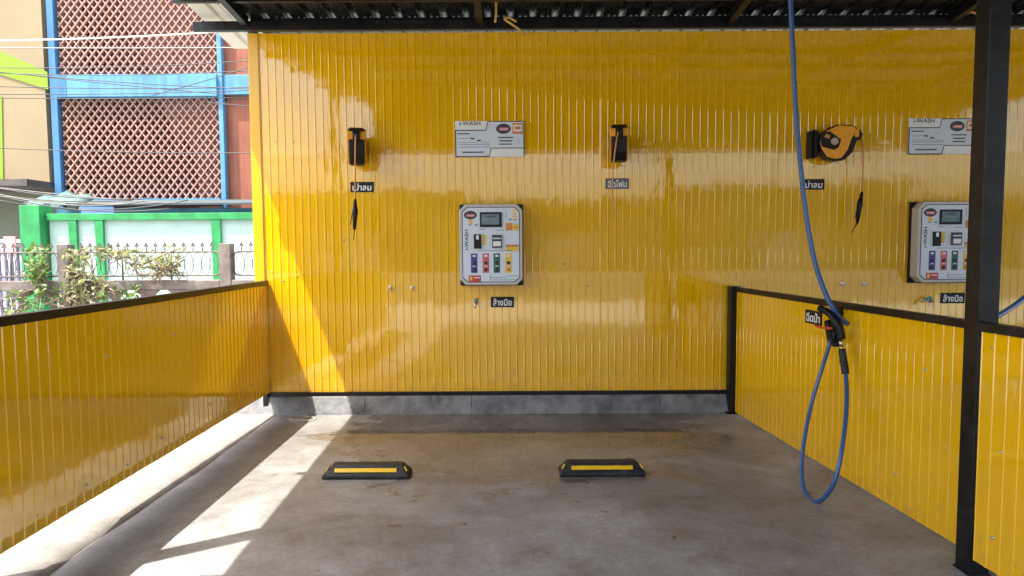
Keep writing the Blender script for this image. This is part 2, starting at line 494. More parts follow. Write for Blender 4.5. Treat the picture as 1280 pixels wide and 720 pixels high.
# ------------------------------------------------------------------ roof posts and roof
def roof_z(y): return 3.435 - .1*y
def column(label, x0, y0, w=.09):
    t = thing('steel_post', label, 'post', (x0+w/2, y0+w/2, 0), 0, 'roof posts')
    MB().box(-w/2, -w/2, 0, w/2, w/2, roof_z(y0)-.13).build('shaft', M_BLACKSTEEL, t, bevel=.004)
    MB().box(-w/2-.006, -w/2-.006, 0, w/2+.006, w/2+.006, .008).build('base_plate', M_BLACKSTEEL, t, bevel=.001)
    return t
column('black square steel roof post in front of the right-hand control panel', 2.016, -2.926)
column('black square steel roof post outside the left partition, throwing a shadow', -2.37, -3.12)

roof = thing('bay_roof', 'corrugated roof with painted-in shade on black steel framing above the yellow wall', 'roof', (0, 0, 3.435))
YB, YF = .62, -7.3
def roof_sheet(name, x0, x1, mat):
    mb = MB(); P = []
    k = math.ceil(x0/.19); P.append((x0, 0))
    while k*.19 < x1:
        c = k*.19
        for dx, dz in ((-.03, 0), (-.014, .024), (.014, .024), (.03, 0), (.072, 0), (.078, .005), (.090, .005), (.096, 0), (.122, 0), (.128, .005), (.138, .005), (.144, 0)):
            if x0+1e-3 < c+dx < x1-1e-3: P.append((c+dx, dz))
        k += 1
    P.append((x1, 0)); n = len(P)
    for y in (YB, YF):
        for x, dz in P: mb.v.append((x, y, -.1*y + dz))
    for i in range(n-1): mb.f.append((i, i+1, n+i+1, n+i)); mb.smooth.append(False)
    o = mb.build(name, mat, roof); m = o.modifiers.new('thick', 'SOLIDIFY'); m.thickness = .001
    return o
roof_sheet('roof_sheet', -2.236, 9.0, M_ROOFSHADE)
roof_sheet('eave_sheet', -2.645, -2.236, M_ROOFL)
MB().box(-2.70, -.075, -.118, 8.9, -.024, -.040).build('wall_beam', M_BLACKSTEEL, roof, bevel=.003)
MB().box(-2.23, -.022, -.05, 8.9, .0, -.001).build('added_gap_blocker', M_BLACKSTEEL, roof)  # added dark filler, blocks the bright gap between beam and roof sheet
for yp in (-.41, -1.45, -2.35, -3.72, -4.6, -5.5, -6.4, -7.2):
    xl = -2.68 if yp != -3.72 else -2.74
    MB().box(xl, yp-.02, -.1*yp-.052, 9.0, yp+.02, -.1*yp-.004).build('purlin', M_BLACKSTEEL, roof)
for xr in (-2.25, -.262, 1.87, 3.75, 5.9, 8.0):
    MB().bar((xr, .58, -.058-.078), (xr, -.02, .002-.078), .045, .05).build('rafter_tail', M_BLACKSTEEL, roof) if xr < -2 else None
    MB().bar((xr, -.078, .0078-.052), (xr, -7.25, .725-.052), .055, .08).build('rafter', M_BLACKSTEEL, roof)
MB().box(-2.70, -7.38, -.02, 9.0, -7.31, .85).build('fascia', M_FASCIA, roof)

# ------------------------------------------------------------------ yellow cables by the roof
def cable(name, label, pts, r, mat, cat='cable', group=None, n=8, res=10):
    o = MB().tube(smooth_path(pts, res), r, n).build(name, mat)
    return tag(o, label, cat, group)
cable('yellow_cable', 'yellow cable hanging straight beside the middle roof rafter', [at(621,-25,-.62), at(620,0,-.30), at(620,16,-.16), at(619,28,-.11)], .010, M_YCABLE)
cable('yellow_cable', 'short yellow cable end looping out over the wall top near the middle', [at(645,27,-.10), at(636,22,-.14), at(631,24,-.15), at(641,31,-.14), at(653,40,-.10), at(656,43,-.06)], .010, M_YCABLE)
cable('yellow_cable', 'yellow cable arching over the wall top beside the black post', [at(1193,24,-.08), at(1201,17,-.16), at(1213,15,-.20), at(1224,18,-.2), at(1236,24,-.1)], .010, M_YCABLE)

# ------------------------------------------------------------------ signs
def small_sign(name, label, x, z, w, h, txt, rz=0, loc=None, mat=M_BLACK):
    t = thing(name, label, 'sign', loc if loc is not None else (x, -.008, z), rz)
    MB().box(-w/2, -.004, -h/2, w/2, .002, h/2).build('plate', mat, t, bevel=.001)
    text_mesh('lettering', txt, .06, M_WHITE, t, (0, -.0048, 0), fit=(w*.82, h*.72), bold=.0012)
    return t
def sign_at(name, label, x0, y0, x1, y1, txt, mat=M_BLACK):
    a = at(x0, y0, -.008); b = at(x1, y1, -.008)
    return small_sign(name, label, (a.x+b.x)/2, (a.z+b.z)/2, b.x-a.x, a.z-b.z, txt, mat=mat)
sign_at('name_sign', 'small black air-blower sign with white Thai letters under the leftmost hose reel', 438, 227.5, 467, 240, 'เป่าลม')
sign_at('name_sign', 'small dark grey foam-spray sign with white Thai letters under the middle hose reel', 757, 223, 786, 236, 'ฉีดโฟม', plain('grey_plate', (.09, .10, .115), .3))
sign_at('name_sign', 'small black air-blower sign under the side-on hose reel, behind the blue hose', 1001, 224, 1030, 237, 'เป่าลม')
sign_at('name_sign', 'small black hand-wash sign below the fully visible control panel', 613.5, 371, 642.5, 384, 'ล้างมือ')
sign_at('name_sign', 'small black hand-wash sign beside the black post, above the partition rail', 1176, 366, 1205.5, 379, 'ล้างมือ')

def rect(name, mat, parent, x0, z0, x1, z1, y=-.002, th=.0012):
    return MB().box(min(x0,x1), y-th, min(z0,z1), max(x0,x1), y, max(z0,z1)).build(name, mat, parent)
def ellipse(name, mat, parent, cx, cz, a, b, y, th=.001, n=28):
    poly = [(cx + a*math.cos(2*math.pi*i/n), cz + b*math.sin(2*math.pi*i/n)) for i in range(n)]
    return MB().prism(poly, 'y', y-th, y).build(name, mat, parent)
def logo(parent, cx, cz, w, h, y):
    lg = ellipse('logo', M_LINE, parent, cx, cz, w/2, h/2, y)
    # plain car outline above a red band
    s = w
    car = [(-.30,.10),(-.27,.22),(-.12,.24),(-.02,.36),(.16,.36),(.26,.24),(.34,.20),(.36,.08)]
    MB().prism([(cx+a*s*.9, cz+b*s*.9) for a, b in car], 'y', y-.0022, y-.0012).build('car_mark', M_INK, lg)
    MB().box(cx-w*.30, y-.0024, cz-h*.20, cx+w*.34, y-.0012, cz+h*.12).build('band', M_PINK, lg)
    text_mesh('lettering', 'i-WASH', .03, M_WHITE, lg, (cx+w*.02, y-.003, cz-h*.04), fit=(w*.52, h*.18), bold=.001)
    return lg
def info_board(label, x, z):
    t = thing('info_board', label, 'sign', (x, -.01, z))
    W, H = .600, .306
    k = W/865.0                                   # measurements taken on an 865 x 445 grid
    def g(px, py): return ((px-102-432)*k, (355-py)*k)
    MB().box(-W/2, -.006, -H/2, W/2, .002, H/2).build('board', M_FACE, t, bevel=.001)
    def poly(name, mat, pts, y, th=.001): return MB().prism([g(*p) for p in pts], 'y', y-th, y).build(name, mat, t)
    poly('corner_tab', M_WHITE, [(102,132),(508,132),(486,236),(102,236)], -.0065)
    poly('corner_tab', M_WHITE, [(556,474),(966,474),(966,576),(532,576)], -.0065)
    def line(pts, wd=.008):
        mb = MB()
        for a, b in zip(pts, pts[1:]):
            A = g(*a); B = g(*b); mb.bar((A[0], -.0072, A[1]), (B[0], -.0072, B[1]), .0012, wd, up=(0,1,0)) if False else mb.bar((A[0], -.0072, A[1]), (B[0], -.0072, B[1]), wd, .0012, up=(0,1,0))
        return mb.build('border_line', M_LINE, t)
    line([(106,246),(488,246)]); line([(488,246),(514,140)], .0075); line([(514,139),(964,139)], .006)
    line([(964,139),(964,574)], .009); line([(110,246),(110,570)], .009); line([(110,570),(526,570)], .009)
    line([(526,570),(552,466)], .0075); line([(552,466),(962,466)], .007)
    gx = lambda px, py: g(px, py)
    c = g(290,160); text_mesh('lettering', 'i-WASH', .05, M_INK, t, (c[0], -.0078, c[1]), fit=(.182, .034), bold=.001)
    lg = g(708,228); logo(t, lg[0], lg[1], .128, .088, -.0065)
    b0 = g(822,158); b1 = g(950,292); rect('badge', M_ORP, t, b0[0], b0[1], b1[0], b1[1], -.0065)
    b0 = g(836,180); b1 = g(938,262); rect('badge_panel', M_WHITE, t, b0[0], b0[1], b1[0], b1[1], -.0082)
    b0 = g(852,200); b1 = g(922,240); rect('badge_mark', M_ORP, t, b0[0], b0[1], b1[0], b1[1], -.0097)
    def bars(name, mat, rows):
        for x0, x1, y, h in rows:
            a = g(x0, y-h/2); b = g(x1, y+h/2)
            MB().box(a[0], -.0074, b[1], b[0], -.0062, a[1]).build(name, mat, t)
    bars('print_lines', M_GREYINK, [(150,425,216,7),(150,300,345,7),(150,380,395,6),(150,540,420,7),(155,540,452,8),(430,540,398,6)])
    bars('heading_lines', M_LINE, [(135,290,288,14),(300,345,347,20),(378,425,372,20),(190,460,516,16),(640,830,336,14),(660,815,378,16),(655,810,418,14)])
    bars('tab_lines', M_GREYINK, [(620,905,500,13),(590,930,542,13)])
    return t
c = at(612, 174, -.012)
b1 = info_board('white printed information board above the fully visible control panel', c.x, c.z)
b2 = copy_tree(b1); b2.location.x = c.x + 3.932
b2['label'] = 'white printed information board partly hidden behind the black post'

# ------------------------------------------------------------------ wash control panels
def wash_panel(label, x, z):
    t = thing('control_panel', label, 'control panel', (x, 0, z))
    W, H, D = .540, .690, .135
    k = W/78.0
    def g(px, py): return ((px-613.5)*k, (305.2-py)*k*.985)
    MB().box(-W/2-.004, -.03, -H/2-.010, W/2+.006, .0, H/2+.006).build('back_box', M_BLACK, t, bevel=.002)
    def octo(hw, hh, c): return [(-hw+c,-hh),(hw-c,-hh),(hw,-hh+c),(hw,hh-c),(hw-c,hh),(-hw+c,hh),(-hw,hh-c),(-hw,-hh+c)]
    MB().prism(octo(W/2, H/2, .05), 'y', -D, -.032).build('housing', M_BEIGE, t, bevel=.006)
    o2 = octo(W/2-.022, H/2-.022, .042)
    MB().prism(o2, 'y', -D-.0015, -D).build('rim_line', M_LINE, t)
    MB().prism(octo(W/2-.029, H/2-.029, .040), 'y', -D-.003, -D-.0017).build('faceplate', M_FACE, t)
    y = -D-.0032
    def rc(name, mat, x0, y0, x1, y1, par=t, yy=y, th=.0012):
        a = g(x0, y0); b = g(x1, y1); return rect(name, mat, par, a[0], a[1], b[0], b[1], yy, th)
    lg = g(588.3, 268); logo(t, lg[0], lg[1], .112, .072, y)
    rc('sub_label', M_YELP, 586, 273.5, 591, 279)
    rc('sub_label', M_GREYINK, 586, 279.7, 590, 281); rc('sub_label', M_GREYINK, 594, 279, 597, 281.3)
    ds = rc('display', M_BLACK, 600, 264.5, 627, 283, th=.012)
    rc('screen', M_LCD, 602, 267, 624, 280, ds, y-.0122, .0008)
    rc('readout', M_INK, 607, 269.2, 619, 270.4, ds, y-.0132, .0006); rc('readout', M_GREYINK, 605, 273, 621, 274, ds, y-.0132, .0006)
    rc('readout', M_GREYINK, 608, 276.5, 618, 277.5, ds, y-.0132, .0006)
    # note strip, upper right
    for i in range(4): rc('price_tab', M_YELP, 640, 261.5+i*3.6, 646, 263.5+i*3.6)
    rc('price_rule', M_GREYINK, 632.4, 262, 633, 273); rc('price_tab', M_GREENP, 636, 273, 639, 274.6); rc('price_tab', M_GREYINK, 642, 274, 646, 275)
    rc('orange_label', M_ORP, 632, 278, 640, 287.5); rc('yellow_label', M_YELP, 640.2, 279.5, 648, 287.5); rc('label_rule', M_ORP, 641, 282.8, 647, 284.2, yy=y-.0013)
    rc('orange_label', M_ORP, 632, 305, 648, 308.3); rc('yellow_label', M_YELP, 632, 308.5, 648, 313.5)
    cc = g(583.2, 299); text_mesh('lettering', 'i-WASH', .05, M_LINE, t, (cc[0], y-.001, cc[1]), rot=(R(90), R(-90), 0), fit=(.175, .030), bold=.001)
    cs = rc('coin_slot', M_BLACK, 592.5, 292, 601.5, 310, th=.014)
    rc('slot_insert', M_WHITE, 595.2, 293.2, 598.5, 298.5, cs, y-.0142, .002)
    rc('coin_label', M_YELP, 603, 292.5, 607.5, 306)
    ba = rc('bill_acceptor', M_LINE, 615, 293, 627, 309, th=.018)
    rc('bill_slot', M_WHITE, 616, 296.6, 626, 298, ba, y-.0182, .0012); rc('bill_tray', M_WHITE, 616.2, 301, 625.8, 307, ba, y-.0182, .002)
    rc('bill_mouth', M_INK, 615.6, 298.4, 626.4, 300.6, ba, y-.0182, .003)
    rc('guide_line', M_GREYINK, 598, 312.3, 640, 313); rc('guide_line', M_GREYINK, 619, 286.5, 630, 287.3); rc('guide_line', M_PINK, 599, 285.5, 606, 286.3)
    for (x0, mat) in ((588.5, M_BLUEP), (603, M_PINK), (616.5, M_GREENP), (631, M_YELP)):
        st = rc('button_strip', mat, x0, 316, x0+8, 340.5)
        rc('strip_number', M_WHITE, x0+2.2, 318, x0+5.8, 320.3, st, y-.0013, .0008)
        for yy in (328, 336.5):
            a = g(x0+4, yy); mt = M_INK if not (x0 > 630 and yy > 330) else M_ORP
            MB().lathe([(.015, 0), (.015, .004), (.012, .010), (.006, .011)], (a[0], y-.0013, a[1]), (0,-1,0), 14).build('button', mt, st)
        a = g(x0+4, 332.3)
        MB().prism([(a[0]-.022, a[1]-.006), (a[0], a[1]+.010), (a[0]+.022, a[1]-.006), (a[0], a[1]-.001)], 'y', y-.0021, y-.0013).build('chevron', M_GREYW, st)
    rl = rc('red_label', M_RED, 585.5, 343.5, 600.8, 351.5); rc('label_mark', M_YELP, 587, 345, 590, 350, rl, y-.0013, .0008); rc('label_rule', M_WHITE, 592, 346, 599.5, 347.2, rl, y-.0013, .0008)
    for (x0, y0, x1) in ((614, 346, 633), (614, 349, 646), (634, 344, 646)): rc('print_lines', M_GREYINK, x0, y0, x1, y0+.8)
    rc('print_rule', M_GREENP, 612.2, 344, 613, 350)
    return t
m1 = wash_panel('white wash control panel, fully visible in the middle of the wall', -.178, 1.487)
m2 = copy_tree(m1); m2.location.x = -.178 + 3.932
m2['label'] = 'white wash control panel half hidden behind the black post'

# ------------------------------------------------------------------ hand wash taps and pipe stubs
def tap(label, x, z, turn):
    t = thing('hand_tap', label, 'tap', (x, 0, z))
    MB().lathe([(.016, 0), (.016, .006), (.009, .008), (.009, .05)], (0,0,0), (0,-1,0), 12).build('flange', M_METAL, t)
    MB().tube(smooth_path([(0,-.05,.004),(0,-.085,.0),(0,-.105,-.02),(0,-.108,-.045)], 6), .010, 10).build('spout', M_METAL, t)
    h = MB().tube([(-.006,-.05,.014),(.006+.03*turn,-.052,.03)], [.008,.011], 8); h.tube([(.006+.03*turn,-.052,.03),(.05*turn,-.056,-.012)], [.011,.008], 8)
    h.build('handle', M_TEAL, t)
p = at(595, 377); tap('small hand-wash tap with blue handle below the fully visible control panel', p.x, p.z, .2)
p = at(1153, 375); tap('small hand-wash tap with blue handle below the half-hidden control panel', p.x, p.z, 1.0)
stub = None
for i, (px, py, lb) in enumerate(((488,359,'left'), (515,359,'right'), (1052,354,'left'), (1079,354,'right'))):
    p = at(px, py)
    lab = ('%s one of two white pipe caps ' % lb) + ('left of the fully visible control panel' if i < 2 else 'just above the partition rail')
    if stub is None:
        stub = thing('pipe_cap', lab, 'pipe cap', (p.x, -.001, p.z), 0, 'white pipe caps on the wall')
        MB().lathe([(.016, 0), (.016, .006), (.012, .010), (.012, .030), (.008, .034)], (0,0,0), (0,-1,0), 12).build('cap', M_WHITE, stub)
        MB().tube([(0,-.02,-.004),(.004,-.026,-.03)], .005, 6).build('clip', M_METAL, stub)
    else:
        c_ = copy_tree(stub); c_.location = (p.x, -.001, p.z); c_['label'] = lab

# ------------------------------------------------------------------ hose reels
def hose_reel(label, x, z, rz, hose_pts, gun=None, off=.05):
    """local -y points away from the wall; profile drawn in (distance, height)"""
    t = thing('hose_reel', label, 'hose reel', (x, 0, z), 0)
    piv = Matrix.Translation((0, -off, 0)) @ Matrix.Rotation(rz, 4, 'Z') @ Matrix.Diagonal((1, .86, 1.03, 1))
    def put(mb): mb.v = [tuple(piv @ Vector(p)) for p in mb.v]; return mb
    br = MB(); br.box(-.028, -off-.004, -.115, .028, 0, .115)
    br.build('wall_bracket', M_BLACK, t, bevel=.004)
    mb = MB(); mb.box(-.03, -.030, -.11, .03, .004, .11); mb.tube([(0,-.005,-.12),(0,-.005,.12)], .010, 10)
    put(mb).build('swivel_bracket', M_BLACK, t, bevel=.003)
    def side(pts, x0, x1): return put(MB().prism([(-u, v) for u, v in pts], 'x', x0, x1))
    shell = [(.03,.03),(.045,-.055),(.10,-.128),(.19,-.146),(.275,-.138),(.345,-.080),(.378,.0),(.388,.06),(.378,.118),(.33,.140),(.20,.148),(.12,.122),(.05,.080)]
    side(shell, -.062, .062).build('casing', M_BLACK, t, bevel=.012)
    org = [(.034,.0),(.056,-.055),(.105,-.118),(.18,-.134),(.235,-.126),(.290,-.062),(.318,.015),(.345,.065),(.362,.112),(.325,.130),(.20,.138),(.13,.112),(.05,.072)]
    for s in (-1, 1):
        cv = side(org, min(s*.060, s*.076), max(s*.060, s*.076)).build('side_cover', M_ORANGE, t, bevel=.006)
        bp = [(.036,.058),(.055,.088),(.125,.088),(.225,.020),(.205,-.040),(.165,-.062),(.055,-.035),(.036,.0)]
        side(bp, min(s*.0765, s*.0785), max(s*.0765, s*.0785)).build('cover_badge', M_BLACK, cv)
        c = piv @ Vector((s*.0785, -.165, .008)); ax = (piv.to_3x3() @ Vector((s, 0, 0)))
        MB().lathe([(.030, 0), (.030, .002), (.024, .003)], c, ax, 20).build('hub_label', plain('hub_label', (.50, .38, .32), .4), cv)
        c2 = [(.065,.045),(.085,.070),(.125,.055),(.115,.03)]
        side(c2, min(s*.0786, s*.0796), max(s*.0786, s*.0796)).build('maker_mark', M_ORP, cv)
    # orange upper nose cover with black outlet
    nose = put(MB().box(-.076, -.392, .040, .076, -.352, .104)).build('nose_cover', M_ORANGE, t, bevel=.008)
    mb = MB(); mb.box(-.030, -.425, .02, .030, -.385, .105); mb.lathe([(.028,0),(.030,.02),(.022,.04)], (0,-.405,.07), (0,-1,-.25), 14)
    put(mb).build('outlet', M_BLACK, t, bevel=.004)
    inv = Vector((x, 0, z))
    hs = MB().tube(smooth_path([Vector(p)-inv for p in hose_pts], 8), .006, 8).build('hose', M_ORHOSE, t)
    if gun:
        g = MB(); a, b, c, d = [Vector(p)-inv for p in gun]
        g.tube([a, a.lerp(b,.45), b], [.010, .016, .012], 10)
        g.tube([a.lerp(b,.5), b, b.lerp(c,.35), c], [.014, .024, .019, .012], 10)
        g.tube([c, d], [.005, .003], 6)
        gg = g.build('blow_gun', M_BLACK, hs)
        MB().tube([b.lerp(c,.1)+Vector((-.022,-.012,0)), b.lerp(c,.75)+Vector((-.03,-.012,.0))], .004, 6).build('trigger', M_BLACK, gg)
    return t
yo = -.40
A = at(445.5, 180, -.40)
hose_reel('hose reel leftmost on the wall, seen end-on, air gun hanging from it', A.x-.075, A.z, R(12),
          [at(444.5,168,yo-.02), at(444,190,yo-.03), at(444,215,yo+.01), at(444,250,yo+.02)],
          (at(444,249,yo+.02), at(444,264,yo+.02), at(443,287,yo+.02), at(442,300,yo+.02)))
A = at(774, 176, -.40)
hose_reel('hose reel in the middle of the wall with a bare hose hanging down', A.x+.05, A.z, R(-8),
          [at(773,163,yo-.02), at(770,180,yo-.03), at(767,205,yo), at(765.5,235,yo+.03), at(766,255,yo+.03), at(768.5,269,yo+.02)])
A = at(1018, 180, -.10)
yo = -.17
hose_reel('hose reel turned sideways to show its orange cover, right of the blue hose', A.x, A.z, R(82),
          [at(1073,170,-.13), at(1078.5,178,-.14), at(1079,205,-.14), at(1077.5,241,-.14)],
          (at(1077.5,240,-.14), at(1075,254,-.14), at(1071.5,279,-.14), at(1064.5,291,-.14)), off=.09)

# ------------------------------------------------------------------ wheel stops
def wheel_stop(label, x0, x1, yf):
    t = thing('wheel_stop', label, 'wheel stop', ((x0+x1)/2, yf, 0), 0, 'rubber wheel stops')
    L = (x1-x0)/2; W = .150; H = .080
    b = [(-L,0,0),(L,0,0),(L,W,0),(-L,W,0)]
    m_ = [(-L,0,.022),(L,0,.022),(L,W,.022),(-L,W,.022)]
    tp = [(-L+.055,.05,H),(L-.055,.05,H),(L-.055,W-.03,H),(-L+.055,W-.03,H)]
    mb = MB().add(b+m_+tp, [(3,2,1,0),(8,9,10,11)] + [(i, (i+1)%4, 4+(i+1)%4, 4+i) for i in range(4)] + [(4+i, 4+(i+1)%4, 8+(i+1)%4, 8+i) for i in range(4)])
    mb.build('body', M_RUBBER, t, bevel=.008)
    def face(x, k): return (x, .05*k - .0022, .022+(H-.022)*k + .0022)
    def plate(name, xa, xb, k0, k1, mat, push=.004):
        q = [face(xa,k0), face(xb,k0), face(xb,k1), face(xa,k1)]
        n = Vector((0, -(H-.022), .05)).normalized()*push
        return MB().add(q + [tuple(Vector(p)+n) for p in q], [(0,1,2,3),(7,6,5,4),(0,4,5,1),(1,5,6,2),(2,6,7,3),(3,7,4,0)]).build(name, mat, t)
    plate('reflector', -L+.078, L-.082, .32, .66, M_YSTRIP)
    for s in (-1, 1):
        xx = s*(L-.028)
        MB().lathe([(.014,0),(.014,.003),(.008,.0035)], (xx, .085, .022+(H-.022)*.5+.004), (s*.75,0,.6), 10).build('bolt_hole', M_INK, t)
        q = Vector((s*(L-.018), .035, .045))
        MB().bar(q, q+Vector((-s*.016, .006, .026)), .018, .008, up=(s,0,.5)).build('end_reflector', M_YSTRIP, t)
        MB().lathe([(.015,0),(.015,.002),(.010,.003)], (s*L*.66, .105, H-.001), (0,0,1), 12).build('bolt', M_BLACKSTEEL, t)
    return t
wheel_stop('black rubber wheel stop with yellow strip nearer the sunlit floor band', -1.213, -.660, -1.69)
wheel_stop('black rubber wheel stop with yellow strip farther from the sunlit floor band', .297, .848, -1.665)

# ------------------------------------------------------------------ spray gun, bracket, blue hoses
def onp(px, py, out=.0):
    """photo measurement -> point `out` metres in front (bay side) of the right-hand partition"""
    d = _f + (px - 640)/F_PX*_r + (360 - py)/F_PX*_u
    X0 = 1.945 - out
    t = (X0 - .08*CAM.y - CAM.x)/(d.x + .08*d.y)
    return CAM + t*d
a = onp(1008, 387, .006); b = onp(1028, 405, .006)
w_ = math.hypot(b.x-a.x, b.y-a.y); ang = math.atan2(b.y-a.y, b.x-a.x)
zt = onp(1008, 386.5, .006).z; zb = onp(1008, 403, .006).z
small_sign('name_sign', 'black water-spray sign with white Thai letters on the partition beside the gun', 0, 0, w_, zt-zb, 'ฉีดน้ำ', rz=ang, loc=((a.x+b.x)/2-.004, (a.y+b.y)/2, (zt+zb)/2))
hold = thing('gun_holder', 'black gun holder screwed to the partition behind the spray gun', 'holder')
q = onp(1050, 405, .0); q2 = onp(1048, 428, .0)
MB().bar(q+Vector((-.012,0,.10)), q2+Vector((-.012,0,-.02)), .07, .014, up=(1,0,0)).build('back_plate', M_BLACK, hold, bevel=.003)
MB().tube(smooth_path([onp(1052,384,.02), onp(1053,394,.05), onp(1050,403,.09)], 5), [.006]*11, 8).build('hook', M_BLACK, hold)
MB().bar(onp(1038,400,.03), onp(1043,430,.03), .05, .07, up=(1,0,0)).build('holster', M_BLACK, hold, bevel=.008)
gun = thing('spray_gun', 'black pressure-washer gun with red trigger hanging on the right partition', 'spray gun')
g = MB(); g.tube(smooth_path([onp(1026,386,.16), onp(1031,388,.15), onp(1038,393,.14), onp(1044,400,.13), onp(1049,410,.12), onp(1052,424,.11)], 6), [.019]*6+[.023]*12+[.028]*6+[.024]*7, 12)
g.build('body', M_BLACK, gun)
MB().tube([onp(1024.5,384.5,.165), onp(1028,387,.158)], [.021,.020], 12).build('nozzle', M_BLACK, gun)
MB().tube(smooth_path([onp(1046,402,.13), onp(1040,408,.125), onp(1038,420,.12), onp(1041,430,.115), onp(1047,431,.11), onp(1051,427,.11)], 6), .012, 8).build('trigger_guard', M_BLACK, gun)
MB().tube(smooth_path([onp(1019.5,407,.16), onp(1028,409.5,.15), onp(1040,410.5,.13)], 5), .008, 8).build('trigger', M_REDT, gun)
MB().tube([onp(1051,425,.11), onp(1051.5,433,.11)], .012, 10).build('swivel', M_METAL, gun)
MB().tube([onp(1051.5,433,.11), onp(1052.5,437,.11)], .016, 6).build('hex_nut', M_BRASS, gun)
gr = MB(); pp = [onp(1052.5,437,.11).lerp(onp(1057,467,.11), i/12) for i in range(13)]
gr.tube(pp, [.020 if i % 2 else .0235 for i in range(13)], 12); gr.build('hose_sleeve', M_RUBBER, gun)
hose = thing('blue_hose', 'long blue hose hanging from the roof and looping to the spray gun', 'hose')
MB().tube(smooth_path([onp(984,-60,.40), onp(988,0,.36), onp(991,60,.33), onp(995,140,.29), onp(1001,210,.25), onp(1008,270,.22), onp(1018,325,.19), onp(1030,362,.16), onp(1041,385,.13), onp(1051,398,.075), onp(1060,405,.03)], 8), .0150, 14).build('upper_run', M_BLUEHOSE, hose)
MB().tube(smooth_path([onp(1041,414,.06), onp(1036,434,.085), onp(1027,462,.12), onp(1014,506,.20), onp(1005,552,.29), onp(1002,588,.345), onp(1006,613,.375), onp(1017,627,.385), onp(1029,623,.38), onp(1042,604,.35), onp(1051,570,.30), onp(1057,525,.22), onp(1058.5,490,.15), onp(1057,464,.11)], 8), .0125, 14).build('lower_loop', M_BLUEHOSE, hose)
h2 = MB().tube(smooth_path([at(1222,402,-2.52), at(1240,397,-2.45), at(1254,391,-2.38), at(1282,371,-2.2), at(1320,335,-2.1), at(1350,250,-2.1), at(1362,120,-2.1), Vector((3.24,-2.08,3.0)), Vector((3.22,-2.06,3.66))], 10), .014, 12).build('blue_hose', M_BLUEHOSE)
tag(h2, 'blue hose end crossing behind the black post at the right edge', 'hose')

# loose wire on the wet floor
wr = MB()
for k in range(3):
    pts = []
    cx, cy = -1.88+.03*k, -.20-.03*k
    for i in range(14):
        a = i/13*math.pi*(1.7+.3*k)+k*1.3
        pts.append((cx+.11*math.cos(a)*(1-.1*k)+.006*i, cy+.07*math.sin(a), .006+.004*math.sin(i*1.3+k)+.004))
    wr.tube(smooth_path(pts, 4), .0028, 6)
tag(wr.build('wire_coil', plain('pale_wire', (.55, .50, .40), .5)), 'loose coil of thin pale wire on the floor by the corner', 'wire')

# ------------------------------------------------------------------ concrete balustrade with iron railing, behind the wall
YFN = 2.6
bal = thing('concrete_balustrade', 'weathered concrete balustrade fence standing behind the left partition', 'fence', (-6, YFN, -.03))
PX = [-9.80, -7.75, -5.70, -3.645, -1.59]
def post_mb(x):
    m_ = MB(); m_.box(x-.072, -.07, 0, x+.072, .07, 1.565)
    return m_
for x in PX:
    post_mb(x+6).build('post', M_OLDCON, bal, bevel=.008)
for a_, b_ in zip(PX, PX[1:]):
    MB().box(a_+6+.074, -.065, .975, b_+6-.074, .065, 1.10).build('rail', M_OLDCON, bal, bevel=.01)
    MB().box(a_+6+.074, -.065, 0, b_+6-.074, .065, .25).build('plinth', M_OLDCON, bal, bevel=.01)
vase = [(.05, 0), (.05, .03), (.035, .06), (.075, .20), (.085, .30), (.06, .42), (.035, .52), (.032, .56), (.05, .60), (.10, .665), (.145, .705), (.16, .722)]
b0 = None
for a_, b_ in zip(PX, PX[1:]):
    n = 5
    for i in range(n):
        x = a_+6 + .185 + (b_-a_-.37)*i/(n-1)
        if b0 is None:
            b0 = MB().lathe(vase, (0,0,0), (0,0,1), 14).build('baluster', M_OLDCON, bal, loc=(x, 0, .252)); b0.scale = (1, .6, 1)
        else:
            c_ = b0.copy(); COL.objects.link(c_); c_.parent = bal; c_.location = (x, 0, .252)
M_IRON = plain('rusty_iron', (.10, .075, .07), .6, var=.4, scale=40)
